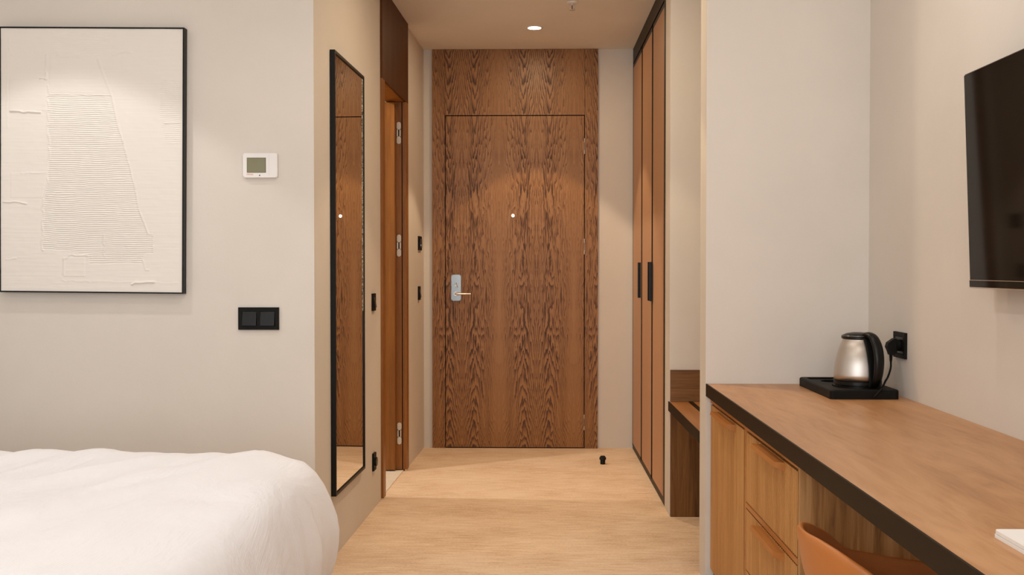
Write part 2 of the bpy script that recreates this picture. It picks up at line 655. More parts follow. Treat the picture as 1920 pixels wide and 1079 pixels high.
# lock plate, thumb turn, lever
bm = bmesh.new()
prism(bm, rrect(-0.5163, -0.4556, 0.933, 1.097, 0.009), YW - 0.012, YW + 0.002, ID)
bmesh.ops.bevel(bm, geom=[e for e in bm.edges if all(abs(v.co.y - (YW - 0.012)) < 1e-5 for v in e.verts)], offset=0.0035, segments=3, affect='EDGES')
lp = finish('lock_plate', bm, M['chrome'], d1, True, 'polished chrome lock plate', 40)
bm = bmesh.new()
tube(bm, [(-0.486, YW - 0.012, 0.978), (-0.486, YW - 0.052, 0.978)], 0.011, 20)
tube(bm, spline([(-0.492, YW - 0.046, 0.978), (-0.470, YW - 0.050, 0.978), (-0.43, YW - 0.048, 0.977), (-0.392, YW - 0.044, 0.977)], 5),
     [0.0095, 0.0095, 0.0092, 0.009, 0.0085, 0.008, 0.0076, 0.0072, 0.0068, 0.0064, 0.006, 0.0056, 0.0052, 0.005, 0.0046, 0.004], 14)
finish('lever_handle', bm, M['satin'], lp, True, 'satin metal lever pointing right', 50)
bm = bmesh.new()
tube(bm, [(-0.4845, YW - 0.012, 1.030), (-0.4845, YW - 0.024, 1.030)], 0.007, 16)
tube(bm, [(-0.488, YW - 0.024, 1.046), (-0.480, YW - 0.024, 1.016)], 0.0048, 10)
finish('thumb_turn', bm, M['satin'], lp, True, None, 50)
boxpart('latch_slot', (-0.5605, YW - 0.0012, 0.980), (-0.5535, YW + 0.004, 1.066), M['rubber_shade'], d1)
bm = bmesh.new()
prism(bm, [(-0.128 + 0.0105 * math.cos(k * math.pi / 12), 1.4692 + 0.0105 * math.sin(k * math.pi / 12)) for k in range(24)], YW - 0.004, YW + 0.002, ID)
finish('peephole', bm, M['peep'], d1, False, 'small round white peephole')
for zc in (1.905, 1.275, 0.165):
    bm = bmesh.new()
    for dz in (0.036, -0.036):
        prism(bm, rrect(0.3188, 0.3222, zc + dz - 0.013, zc + dz + 0.013, 0.0016, 3), YW + 0.0005, 6.591, ID)
    box(bm, (0.3195, YW + 0.007, zc - 0.024), (0.3215, 6.591, zc + 0.024))
    finish('hinge', bm, M['hinge'], d1)

# ------------------------------------------------------------------ bathroom doorway on the left
FO = 0.012
struct('trim_4', [((1.3175, -0.002, 0.008), (1.3835, FO, 2.0665)), ((2.055, -0.002, 0.008), (2.121, FO, 2.0665)),
                  ((1.3835, -0.10, 0.008), (1.3855, -0.002, 2.066)), ((1.336, -0.10, 0.008), (1.3835, -0.002, 2.0665))], M['teak'], WL, 0.0008)
struct('trim_5', [((1.3175, -0.002, 2.067), (2.121, FO, CEIL))], M['panelwood'], WL, 0.0008)
struct('trim_6', [((1.336, -0.10, 2.0665), (2.10, -0.0022, 2.098))], M['teak'], WL)
struct('trim_7', [((2.0555, -0.0105, 0.008), (2.099, -0.0022, 2.066)), ((2.0555, -0.10, 0.008), (2.099, -0.016, 2.066))], M['teak'], WL, 0.0005)
struct('trim_8', [((2.062, -0.016, 0.01), (2.098, -0.0105, 2.066))], M['rubber_shade'], WL)
# metal feet under the casing
struct('trim_9', [((1.320, 0.0, 0.0), (1.381, FO - 0.003, 0.0078)), ((2.058, 0.0, 0.0), (2.118, FO - 0.003, 0.0078))], M['satin'], WL)
# the leaf stands open into the bathroom, hinged on the far jamb
d2 = struct('door_2', [((2.012, -0.72, 0.012), (2.052, -0.048, 2.058))], M['teak'], WL, 0.002)
for zc in (1.893, 1.265, 0.212):
    bm = bmesh.new()
    for dz in (0.040, -0.040):
        prism(bm, rrect(-0.0415, -0.0185, zc + dz - 0.021, zc + dz + 0.021, 0.0105, 6), 2.047, 2.0553, lambda a, b, c: WL(b, a, c))
    h = finish('hinge', bm, M['hinge'], d2, False, 'pale rounded hinge caps')
    bm = bmesh.new()
    box(bm, (2.047, -0.0405, zc - 0.018), (2.0553, -0.034, zc + 0.018), WL)
    box(bm, (2.047, -0.026, zc - 0.018), (2.0553, -0.020, zc + 0.018), WL)
    finish('hinge_knuckle', bm, M['satin'], h)
    bm = bmesh.new()
    box(bm, (2.0485, -0.034, zc - 0.019), (2.0553, -0.026, zc + 0.019), WL)
    finish('hinge_gap', bm, M['rubber_shade'], h)
# bathroom ceiling lamp body
t = thing('bathroom_downlight', 'recessed round downlight inside the bathroom doorway on the left', 'light', (-1.75, 5.22, CEIL - 0.02))
bm = bmesh.new()
lathe(bm, [(0.055, CEIL), (0.055, CEIL - 0.004), (0.045, CEIL - 0.006), (0.04, CEIL)], -1.75, 5.22, 32)
finish('trim_ring', bm, M['white'], t)

# ------------------------------------------------------------------ mirror
t = thing('wall_mirror', 'tall narrow mirror in a thin black frame on the left corridor wall', 'mirror', WL(0.54, 0.0, 0.2515))
s0, s1, z0, z1 = 0.2517, 0.828, 0.2515, 1.984
for a, b in (((s0, 0.0005, z0), (s0 + 0.011, 0.0205, z1)), ((s1 - 0.009, 0.0005, z0), (s1, 0.0205, z1)),
             ((s0 + 0.011, 0.0005, z1 - 0.012), (s1 - 0.009, 0.0205, z1)), ((s0 + 0.011, 0.0005, z0), (s1 - 0.009, 0.0205, z0 + 0.012))):
    boxpart('frame_bar', a, b, M['blackmetal'], t, WL, 0.0008)
boxpart('mirror_glass', (s0 + 0.011, 0.010, z0 + 0.012), (s1 - 0.009, 0.0155, z1 - 0.012), M['mirror'], t, WL)
boxpart('speckled_reflection', (s1 - 0.029, 0.0155, 0.95), (s1 - 0.0095, 0.0165, z1 - 0.014), M['speck'], t, WL, label='speckled painted reflection along the far edge')  # reflection of the far frame side, painted on a thin strip


# ------------------------------------------------------------------ switches and sockets
def rocker(bm, a0, a1, c0, c1, b0, b1, b2, fr):
    """a tilted rocker: upper edge sits deeper than the lower edge"""
    v = [fr(a0, b0, c0), fr(a1, b0, c0), fr(a1, b0, c1), fr(a0, b0, c1), fr(a0, b2, c0), fr(a1, b2, c0), fr(a1, b1, c1), fr(a0, b1, c1)]
    v = [bm.verts.new(x) for x in v]
    for q in ((0, 1, 2, 3), (4, 7, 6, 5), (0, 4, 5, 1), (1, 5, 6, 2), (2, 6, 7, 3), (3, 7, 4, 0)):
        bm.faces.new([v[k] for k in q])


def plate(name, label, cat, a0, a1, c0, c1, fr, kind, th=0.009, rock=1, parent=None):
    t = thing(name, label, cat, fr((a0 + a1) / 2, 0, (c0 + c1) / 2))
    bm = bmesh.new()
    n = rock
    w = (a1 - a0)
    h = (c1 - c0)
    m = 0.014
    cell = (w - (n - 1) * 0.012 - 2 * m) / n
    xs = [a0 + m + i * (cell + 0.012) for i in range(n)]
    # frame built as bars around the openings
    box(bm, (a0, 0.0003, c0), (a1, th, c0 + m), fr)
    box(bm, (a0, 0.0003, c1 - m), (a1, th, c1), fr)
    box(bm, (a0, 0.0003, c0 + m), (a0 + m, th, c1 - m), fr)
    box(bm, (a1 - m, 0.0003, c0 + m), (a1, th, c1 - m), fr)
    for i in range(n - 1):
        box(bm, (xs[i] + cell, 0.0003, c0 + m), (xs[i + 1], th, c1 - m), fr)
    box(bm, (a0 + m * 0.5, 0.0003, c0 + m * 0.5), (a1 - m * 0.5, 0.003, c1 - m * 0.5), fr)
    finish('plate_frame', bm, M['blackmat'], t)
    for x0 in xs:
        bm = bmesh.new()
        if kind == 'rocker':
            rocker(bm, x0 + 0.0015, x0 + cell - 0.0015, c0 + m + 0.0015, c1 - m - 0.0015, 0.0031, th - 0.001, th + 0.0065, fr)
            finish('rocker', bm, M['black'], t)
        elif kind == 'keycard':
            box(bm, (x0 + 0.001, 0.0031, c0 + m + 0.001), (x0 + cell - 0.001, th + 0.004, c1 - m - 0.001), fr, 0.001)
            rc = finish('card_holder', bm, M['black'], t)
            boxpart('indicator', (x0 + 0.030, th + 0.0038, c0 + 0.026), (x0 + 0.042, th + 0.0055, c0 + 0.036), M['satin'], rc, fr)
        else:
            box(bm, (x0 + 0.001, 0.0031, c0 + m + 0.001), (x0 + cell - 0.001, th - 0.001, c1 - m - 0.001), fr, 0.001)
            finish('socket_insert', bm, M['black'], t)
    return t


plate('light_switch', 'black single light switch on the left corridor wall between mirror and bathroom doorway', 'switch', 1.083, 1.150, 0.9395, 1.0205, WL, 'rocker')
tb = plate('wall_socket', 'black socket with a round blank plug near the floor beside the bathroom doorway', 'socket', 1.088, 1.150, 0.1865, 0.268, WL, 'socket')
bm = bmesh.new()
prism(bm, [(1.119 + 0.021 * math.cos(k * math.pi / 12), 0.2275 + 0.021 * math.sin(k * math.pi / 12)) for k in range(24)], 0.008, 0.018, lambda a, b, c: WL(a, b, c))
finish('plug_cap', bm, M['black'], tb)
plate('card_switch', 'black key card switch high on the far left corridor wall near the entrance door', 'switch', 2.560, 2.676, 1.2485, 1.3336, WL, 'keycard')
plate('light_switch', 'black single light switch on the far left corridor wall below the key card switch', 'switch', 2.555, 2.620, 0.945, 1.0277, WL, 'rocker')


def WF(a, b, c):                          # picture wall: x, out from the wall, z
    return Vector((a, 3.78 - b, c))


plate('double_switch', 'black double rocker switch on the cream wall right of the bed', 'switch', -1.0715, -0.9235, 0.9163, 0.9978, WF, 'rocker', 0.009, 2)

# thermostat
t = thing('thermostat', 'white rectangular thermostat with a green-grey display on the cream wall', 'thermostat', (-0.987, 3.78, 1.512))
bm = bmesh.new()
prism(bm, rrect(-1.0492, -0.9247, 1.4681, 1.5559, 0.006), 0.0004, 0.016, WF)
bmesh.ops.bevel(bm, geom=[e for e in bm.edges if all(abs(v.co.y - (3.78 - 0.016)) < 1e-5 for v in e.verts)], offset=0.003, segments=3, affect='EDGES')
finish('housing', bm, M['white'], t, True, None, 40)
boxpart('display', (-1.0348, 0.0155, 1.4855), (-0.9659, 0.0168, 1.5395), M['lcdedge'], t, WF)
boxpart('display_glass', (-1.0332, 0.0168, 1.4870), (-0.9680, 0.0173, 1.5378), M['lcd'], t, WF)
boxpart('sensor', (-0.9905, 0.0155, 1.4740), (-0.9867, 0.0170, 1.4778), M['rubber_shade'], t, WF)
boxpart('cover_groove', (-0.9550, 0.0158, 1.474), (-0.9543, 0.0164, 1.550), M['hinge'], t, WF)


def text_part(body, size, mat, parent, tf, name='lettering'):
    cu = bpy.data.curves.new(name, 'FONT')
    cu.body = body
    cu.size = size
    cu.extrude = 0.0002
    cu.align_x = 'LEFT'
    to = bpy.data.objects.new(name, cu)
    COL.objects.link(to)
    bpy.context.view_layer.update()
    me = bpy.data.meshes.new_from_object(to)
    bpy.data.objects.remove(to)
    me.transform(tf)
    return link(name, me, mat, parent)


text_part('UNITEQ', 0.0068, M['orange'], t, Matrix.Translation((-1.0365, 3.78 - 0.0166, 1.4772)) @ Matrix.Rotation(math.pi / 2, 4, 'X'))

# ------------------------------------------------------------------ framed plaster relief
PX0, PX1, PZ0, PZ1 = -1.930, -1.2585, 1.0505, 2.0085
pcen = Vector(((PX0 + PX1) / 2, 3.78, (PZ0 + PZ1) / 2))
t = thing('framed_relief', 'large white plaster relief in a thin black frame on the cream wall above the bed', 'picture', pcen)
ROT = math.radians(0.55)


def WP(a, b, c):                          # hangs slightly askew
    dx, dz = a - pcen.x, c - pcen.z
    return Vector((pcen.x + dx * math.cos(ROT) + dz * math.sin(ROT), 3.78 - b, pcen.z - dx * math.sin(ROT) + dz * math.cos(ROT)))


for a, b in (((PX0, 0.002, PZ0), (PX0 + 0.005, 0.034, PZ1)), ((PX1 - 0.005, 0.002, PZ0), (PX1, 0.034, PZ1)),
             ((PX0 + 0.005, 0.002, PZ1 - 0.005), (PX1 - 0.005, 0.034, PZ1)), ((PX0 + 0.005, 0.002, PZ0), (PX1 - 0.005, 0.034, PZ0 + 0.005))):
    boxpart('frame_bar', a, b, M['blackmetal'], t, WP)


def relief(parent):
    nx, ny = 250, 640
    gx = np.linspace(2, 343, nx)
    gy = np.linspace(54, 548, ny)
    X, Y = np.meshgrid(gx, gy)
    H = np.zeros_like(X)
    rs = np.random.RandomState(3)

    def smooth_noise(sx, sy, seed):
        r = np.random.RandomState(seed)
        c = r.rand(int(500 / sy) + 3, int(350 / sx) + 3)
        fx, fy = X / sx, (Y - 50) / sy
        ix, iy = fx.astype(int), fy.astype(int)
        ux, uy = fx - ix, fy - iy
        ux, uy = ux * ux * (3 - 2 * ux), uy * uy * (3 - 2 * uy)
        return (c[iy, ix] * (1 - ux) * (1 - uy) + c[iy, ix + 1] * ux * (1 - uy) + c[iy + 1, ix] * (1 - ux) * uy + c[iy + 1, ix + 1] * ux * uy)

    def inside(poly):
        m = np.zeros(X.shape, bool)
        n = len(poly)
        for i in range(n):
            (x1, y1), (x2, y2) = poly[i], poly[(i + 1) % n]
            if y1 == y2:
                continue
            c = ((Y >= min(y1, y2)) & (Y < max(y1, y2)) & (X < x1 + (Y - y1) * (x2 - x1) / (y2 - y1)))
            m ^= c
        return m
    wob = (smooth_noise(60, 30, 1) - 0.5) * 4 + (smooth_noise(12, 8, 2) - 0.5) * 1.2
    H += smooth_noise(50, 60, 4) * 0.0012 + smooth_noise(14, 9, 5) * 0.0004 + smooth_noise(40, 3, 6) * 0.00025
    comb = [(91, 177), (208, 177), (213, 200), (222, 240), (232, 268), (245, 320), (253, 350), (262, 395), (279, 440), (288, 440), (288, 474),
            (268, 478), (268, 495), (169, 496), (166, 480), (130, 472), (80, 470), (82, 380), (90, 345), (92, 300), (90, 250)]
    A = inside(comb)
    ln = np.sin(2 * math.pi * (Y + wob) / 3.75)
    H = np.where(A, H - 0.0006 + 0.00075 * ln, H)
    B = inside([(95, 60), (216, 60), (216, 104), (95, 104)])
    H = np.where(B, H + 0.00022 * ln, H)
    C = inside([(302, 150), (338, 150), (338, 268), (312, 268), (300, 215)])
    H = np.where(C, H + 0.00045 * ln, H)
    for poly, dh in (([(95, 107), (184, 107), (208, 175), (92, 175)], 0.0005), ([(18, 150), (86, 150), (88, 208), (18, 210)], 0.0005),
                     ([(20, 325), (86, 325), (86, 340), (80, 372), (20, 372)], 0.0004), ([(120, 484), (160, 484), (160, 520), (120, 520)], 0.0007),
                     ([(197, 437), (287, 437), (287, 472), (197, 480)], 0.0004)):
        H = np.where(inside(poly), H + dh, H)

    def ridge(pts, h, w=1.5, rough=1.0):
        nonlocal H
        best = np.full(X.shape, 1e9)
        jit = (smooth_noise(9, 9, int(pts[0][0]) + 11) - 0.5) * 4 * rough
        for (x1, y1), (x2, y2) in zip(pts[:-1], pts[1:]):
            dx, dy = x2 - x1, y2 - y1
            L = dx * dx + dy * dy
            tt = np.clip(((X - x1) * dx + (Y - y1) * dy) / L, 0, 1)
            d = np.hypot(X + jit - (x1 + tt * dx), Y + jit - (y1 + tt * dy))
            best = np.minimum(best, d)
        H = H + h * np.exp(-(best / w) ** 2)
    ridge([(20, 209), (48, 211), (75, 211)], 0.0036, 1.8, 0.5)
    ridge([(8, 381), (30, 380), (49, 383)], 0.0024, 1.4, 0.4)
    ridge([(88, 104), (87, 150)], 0.0016, 1.6)
    ridge([(76, 148), (86, 149)], 0.003, 1.5)
    ridge([(90, 162), (91, 235), (94, 300)], 0.0016, 1.6)
    ridge([(94, 178), (208, 179)], 0.0016, 1.2, 0.3)
    ridge([(184, 112), (200, 155), (208, 175), (215, 205), (222, 240), (232, 268), (245, 320), (253, 350), (262, 395), (279, 438)], 0.0018, 1.3, 0.5)
    ridge([(82, 375), (80, 440), (80, 470)], 0.0018, 1.5)
    ridge([(40, 325), (88, 325), (91, 343)], 0.001, 1.4)
    ridge([(110, 105), (150, 108), (162, 106), (173, 108)], 0.0016, 1.5)
    ridge([(207, 106), (225, 100), (245, 98)], 0.0016, 1.5)
    ridge([(195, 440), (196, 480)], 0.0015, 1.3)
    ridge([(288, 442), (288, 474)], 0.0012, 1.2)
    ridge([(120, 518), (120, 488), (132, 480), (165, 480)], 0.0016, 1.4)
    ridge([(250, 534), (256, 530), (290, 529)], 0.0034, 1.8, 0.4)
    ridge([(268, 486), (275, 507), (280, 506)], 0.0012, 1.3)
    ridge([(10, 488), (30, 487)], 0.001, 1.3)
    ridge([(120, 528), (335, 530)], 0.0005, 1.6)
    ridge([(17, 70), (18, 100), (26, 105)], 0.0007, 1.6)
    ridge([(14, 100), (14, 240)], 0.0005, 1.8)
    ridge([(310, 230), (338, 229)], 0.0012, 1.2, 0.3)
    xs = PX0 + 0.005 + (X - 2) / 341 * (PX1 - PX0 - 0.010)
    zs = PZ1 - 0.005 - (Y - 54) / 494 * (PZ1 - PZ0 - 0.010)
    dx, dz = xs - pcen.x, zs - pcen.z
    V = np.stack([pcen.x + dx * math.cos(ROT) + dz * math.sin(ROT), 3.78 - 0.0285 - H * 1.6, pcen.z - dx * math.sin(ROT) + dz * math.cos(ROT)], -1).reshape(-1, 3)
    idx = np.arange(nx * ny).reshape(ny, nx)
    Fq = np.stack([idx[:-1, :-1], idx[1:, :-1], idx[1:, 1:], idx[:-1, 1:]], -1).reshape(-1, 4)
    me = bpy.data.meshes.new('plaster_relief')
    me.vertices.add(len(V))
    me.vertices.foreach_set('co', V.astype(np.float32).ravel())
    me.loops.add(Fq.size)
    me.loops.foreach_set('vertex_index', Fq.ravel().astype(np.int32))
    me.polygons.add(len(Fq))
    me.polygons.foreach_set('loop_start', (np.arange(len(Fq)) * 4).astype(np.int32))
    me.update(calc_edges=True)
    me.validate()
    link('plaster_relief', me, M['canvas'], parent, 'white combed plaster surface')


relief(t)
boxpart('backing_board', (PX0 + 0.005, 0.004, PZ0 + 0.005), (PX1 - 0.005, 0.026, PZ1 - 0.005), M['canvas'], t, WP)

# ------------------------------------------------------------------ wardrobe
t = thing('wardrobe', 'built-in wardrobe with three tall tan doors and dark bronze trim', 'wardrobe', (0.9, 5.78, 0))
XW = 0.625
boxpart('header', (XW, 4.972, 2.424), (0.66, 6.594, CEIL - 0.001), M['bronze'], t)
boxpart('plinth', (XW + 0.002, 4.972, 0.001), (0.66, 6.594, 0.022), M['bronze'], t)
boxpart('side_stile', (XW - 0.001, 4.970, 0.022), (0.66, 5.022, 2.424), M['bronze'], t)
boxpart('side_stile', (XW, 6.580, 0.022), (0.66, 6.594, 2.424), M['bronze'], t)
boxpart('carcass', (0.661, 4.972, 0.001), (1.18, 6.594, CEIL - 0.002), M['bronze'], t)
for (y0, y1, hy) in ((6.084, 6.578, 0), (5.555, 6.040 - 0.012, 0), (5.028, 5.500, 1)):
    bm = bmesh.new()
    box(bm, (XW + 0.0008, y0 + 0.012, 0.036), (XW + 0.018, y1 - 0.004, 2.390), bev=0.001)
    d = finish('door', bm, M['wardrobe'], t)
    bm = bmesh.new()
    box(bm, (XW + 0.0025, y0 + 0.002, 0.024), (XW + 0.020, y0 + 0.012, 2.415))
    box(bm, (XW + 0.0025, y1 - 0.004, 0.024), (XW + 0.020, y1 + 0.004, 2.415))
    box(bm, (XW + 0.001, y0 + 0.012, 2.390), (XW + 0.020, y1 - 0.004, 2.412))
    box(bm, (XW + 0.001, y0 + 0.012, 0.024), (XW + 0.020, y1 - 0.004, 0.036))
    finish('door_edge', bm, M['bronze'], d)
    hy0 = (y1 - 0.014) if hy else (y0 + 0.016)
    bm = bmesh.new()
    box(bm, (XW - 0.0165, hy0, 0.966), (XW + 0.0005, hy0 + 0.009, 1.172), bev=0.0006)
    box(bm, (XW - 0.0165, hy0 + (-0.014 if hy else 0.009), 0.966), (XW - 0.0135, hy0 + (0.0 if hy else 0.020), 1.172))
    finish('handle', bm, M['black'], d, label='long black edge pull')

# ------------------------------------------------------------------ luggage bench in the alcove
t = thing('luggage_bench', 'walnut luggage bench with dark strip and edge in the alcove beside the wardrobe', 'bench', (0.9, 4.36, 0))
boxpart('seat_board', (0.6235, 3.912, 0.487), (1.19, 4.781, 0.528), M['benchtop'], t)
boxpart('front_edge', (0.6185, 3.912, 0.4855), (0.6235, 4.799, 0.5285), M['edge'], t, bev=0.0008)
boxpart('rub_strip', (0.708, 3.914, 0.5275), (0.728, 4.780, 0.5305), M['edge'], t, label='dark strip let into the top')
boxpart('rub_strip', (0.84, 3.914, 0.5275), (0.86, 4.780, 0.5305), M['edge'], t)
boxpart('rub_strip', (0.97, 3.914, 0.5275), (0.99, 4.780, 0.5305), M['edge'], t)
boxpart('end_panel', (0.6285, 4.778, 0.0), (1.19, 4.799, 0.4865), M['walnutd'], t)
boxpart('end_panel', (0.6285, 3.911, 0.0), (1.19, 3.931, 0.4865), M['walnutd'], t)
boxpart('upstand', (0.6275, 4.782, 0.5285), (1.19, 4.7995, 0.6735), M['walnutx'], t, bev=0.0008)

# ------------------------------------------------------------------ desk
XD = 0.6185
t = thing('desk', 'long brown wooden desk top with a thick dark front edge along the right wall', 'desk', (0.9, 2.4, 0))


def WD(a, b, c):                          # the desk's front edge runs very slightly askew
    return Vector((a + (b - 2.4) * 0.0042 * (1.19 - a) / 0.57, b, c))


bm = bmesh.new()
vs = [(0.6245, 1.0), (0.6245, 3.779)]
prism(bm, [(0.6145, 1.0), (1.163, 1.0), (1.2035, 3.779), (0.6245 + 0.003, 3.779)], 0.6805, 0.723, lambda a, b, c: Vector((a, c, b)))
finish('worktop', bm, M['desktop'], t)
bm = bmesh.new()
prism(bm, [(0.6095, 0.998), (0.6145, 0.998), (0.6275, 3.779), (0.6225, 3.779)], 0.6785, 0.7232, lambda a, b, c: Vector((a, c, b)))
finish('front_edge', bm, M['edge'], t)
boxpart('side_panel', (0.64, 1.02, 0.0), (1.15, 1.05, 0.68), M['walnut'], t)


def fluted(name, y0, y1, z0, z1, x0, mat, parent, depth=0.011, pitch=0.0165):
    n = max(1, round((y1 - y0) / pitch))
    p = (y1 - y0) / n
    pts = []
    for i in range(n):
        b = y0 + i * p
        for (f, d) in ((0.0, 0.0), (0.13, 0.0), (0.15, 0.88), (0.24, 1.0), (0.76, 1.0), (0.85, 0.88), (0.87, 0.0)):
            pts.append((x0 + depth * (1 - d), b + f * p))
    pts.append((x0 + depth, y1))
    pts += [(x0 + 0.018, y1), (x0 + 0.018, y0)]
    bm = bmesh.new()
    A = [bm.verts.new((a, b, z0)) for a, b in pts]
    B = [bm.verts.new((a, b, z1)) for a, b in pts]
    bm.faces.new(A)
    bm.faces.new(B[::-1])
    for k in range(len(A)):
        f = bm.faces.new((A[k], B[k], B[(k + 1) % len(A)], A[(k + 1) % len(A)]))
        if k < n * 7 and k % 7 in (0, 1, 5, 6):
            f.material_index = 1           # shade between the ribs, painted on groove floors and rib sides
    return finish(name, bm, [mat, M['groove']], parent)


def lip_handle(y0, y1, ztop, parent):
    """wedge shaped wooden lip: flat top, front face, undercut"""
    xf = 0.640
    prof = [(xf + 0.002, ztop - 0.004), (xf - 0.027, ztop - 0.001), (xf - 0.030, ztop - 0.013), (xf - 0.022, ztop - 0.016), (xf + 0.002, ztop - 0.028)]
    bm = bmesh.new()
    prism(bm, prof, y0, y1, lambda a, b, c: Vector((a, b, c)))
    return finish('handle', bm, M['handlewood'], parent, label='slanted wooden lip handle')


t = thing('cupboard', 'fluted wooden cupboard under the far end of the desk with one tall door', 'cabinet', (0.9, 3.46, 0))
XC = 0.640
boxpart('carcass', (XC + 0.019, 3.165, 0.0), (1.18, 3.777, 0.678), M['handlewood'], t)
boxpart('top_rail', (XC, 3.165, 0.655), (XC + 0.018, 3.777, 0.678), M['handlewood'], t)
boxpart('side_stile', (XC + 0.001, 3.165, 0.0), (XC + 0.018, 3.176, 0.654), M['handlewood'], t)
boxpart('plinth', (XC + 0.012, 3.178, 0.0), (XC + 0.018, 3.777, 0.05), M['edge'], t)
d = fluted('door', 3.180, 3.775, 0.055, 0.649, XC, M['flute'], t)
lip_handle(3.315, 3.615, 0.647, d)
t = thing('drawer_cabinet', 'fluted wooden drawer cabinet under the middle of the desk with a walnut side', 'cabinet', (0.9, 2.83, 0))
boxpart('carcass', (XC + 0.019, 2.532, 0.0), (1.18, 3.163, 0.678), M['handlewood'], t)
boxpart('side_panel', (XC + 0.0005, 2.512, 0.0), (1.18, 2.5315, 0.678), M['walnut'], t, label='walnut side facing the chair')
boxpart('top_rail', (XC, 2.532, 0.655), (XC + 0.018, 3.163, 0.678), M['handlewood'], t)
boxpart('side_stile', (XC + 0.001, 3.152, 0.0), (XC + 0.018, 3.163, 0.654), M['handlewood'], t)
boxpart('middle_rail', (XC - 0.001, 2.532, 0.422), (XC + 0.018, 3.150, 0.436), M['handlewood'], t)
boxpart('plinth', (XC + 0.012, 2.534, 0.0), (XC + 0.018, 3.150, 0.05), M['edge'], t)
for (z0, z1) in ((0.4395, 0.648), (0.235, 0.4165), (0.055, 0.2305)):
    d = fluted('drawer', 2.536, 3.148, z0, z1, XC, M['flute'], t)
    lip_handle(2.665, 2.945, z1 + 0.001, d)

# ------------------------------------------------------------------ tray, kettle, socket, cable
t = thing('kettle_tray', 'black moulded tray with recesses on the desk against the wall', 'tray', (1.05, 3.53, 0.723))


def tray(parent):
    bm = bmesh.new()
    x0, x1, y0, y1, zb, zt = 0.945, 1.163, 3.336, 3.735, 0.7232, 0.753
    fr = lambda a, b, c: Vector((a, c, b))
    out = rrect(x0, x1, y0, y1, 0.012)
    outt = rrect(x0 + 0.003, x1 - 0.003, y0 + 0.003, y1 - 0.003, 0.012)
    A = [bm.verts.new((p[0], p[1], zb)) for p in out]
    A2 = [bm.verts.new((p[0], p[1], zt - 0.004)) for p in out]
    B = [bm.verts.new((p[0], p[1], zt)) for p in outt]
    n = len(A)
    for k in range(n):
        bm.faces.new((A[k], A[(k + 1) % n], A2[(k + 1) % n], A2[k]))
        bm.faces.new((A2[k], A2[(k + 1) % n], B[(k + 1) % n], B[k]))
    bm.faces.new(A)
    # holes: round kettle well, oval cup well, long channel
    holes = []
    holes.append(([(1.066 + 0.082 * math.cos(2 * math.pi * k / 40), 3.452 + 0.082 * math.sin(2 * math.pi * k / 40)) for k in range(40)], 0.008))
    holes.append(([(1.030 + 0.045 * math.cos(2 * math.pi * k / 32), 3.598 + 0.040 * math.sin(2 * math.pi * k / 32)) for k in range(32)], 0.012))
    holes.append((rrect(0.965, 1.145, 3.655, 3.715, 0.01), 0.014))
    edges = [bm.edges.get((B[k], B[(k + 1) % n])) for k in range(n)]
    for pts, dep in holes:
        R = [bm.verts.new((p[0], p[1], zt)) for p in pts]
        cx = sum(p[0] for p in pts) / len(pts)
        cy = sum(p[1] for p in pts) / len(pts)
        Q = [bm.verts.new((cx + (p[0] - cx) * 0.97, cy + (p[1] - cy) * 0.97, zt - dep)) for p in pts]
        m = len(R)
        for k in range(m):
            bm.faces.new((R[k], R[(k + 1) % m], Q[(k + 1) % m], Q[k]))
        bm.faces.new(Q)
        edges += [bm.edges.get((R[k], R[(k + 1) % m])) for k in range(m)]
    bmesh.ops.triangle_fill(bm, use_beauty=True, use_dissolve=False, edges=edges)
    return finish('tray_body', bm, M['blackmat'], parent)


tray(t)
KX, KY, KZ = 1.066, 3.452, 0.7452
t = thing('electric_kettle', 'steel electric kettle with black lid and black handle standing on the black tray', 'kettle', (KX, KY, KZ))
bm = bmesh.new()
lathe(bm, [(0.0, KZ), (0.073, KZ), (0.076, KZ + 0.004), (0.076, KZ + 0.011), (0.0735, KZ + 0.0125), (0.0735, KZ + 0.014), (0.0765, KZ + 0.016), (0.0765, KZ + 0.027), (0.074, KZ + 0.028), (0.0, KZ + 0.028)], KX, KY, 56)
finish('base', bm, M['black'], t, True, None, 35)
bm = bmesh.new()
prof = [(0.0, 0.0282), (0.0745, 0.0282), (0.0762, 0.030), (0.0758, 0.048), (0.0745, 0.066), (0.0722, 0.084), (0.0688, 0.102), (0.0645, 0.119), (0.0595, 0.135), (0.054, 0.149), (0.0490, 0.160), (0.0482, 0.163), (0.0, 0.163)]
lathe(bm, [(r, KZ + z) for r, z in prof], KX, KY, 64)
finish('body', bm, M['steel'], t, True, 'brushed steel body', 50)
bm = bmesh.new()
lathe(bm, [(0.0, KZ + 0.1632), (0.0495, KZ + 0.1632), (0.0525, KZ + 0.166), (0.0525, KZ + 0.1715), (0.050, KZ + 0.174), (0.046, KZ + 0.177), (0.036, KZ + 0.1815), (0.018, KZ + 0.1845), (0.0, KZ + 0.185)], KX, KY, 56)
ld = finish('lid', bm, M['black'], t, True, None, 40)
bm = bmesh.new()
ring = [(KX + 0.0505 * math.cos(a), KY + 0.0505 * math.sin(a), KZ + 0.1738) for a in [2 * math.pi * k / 48 for k in range(49)]]
tube(bm, ring, 0.0015, 8)
finish('chrome_ring', bm, M['chrome'], ld, True, 'thin chrome ring')
# handle: towards the camera, turned to the right
hd = Vector((0.36, -0.93, 0)).normalized()
hs = Vector((-hd.y, hd.x, 0))


def K(r, z):
    return Vector((KX, KY, KZ)) + hd * r + Vector((0, 0, z))


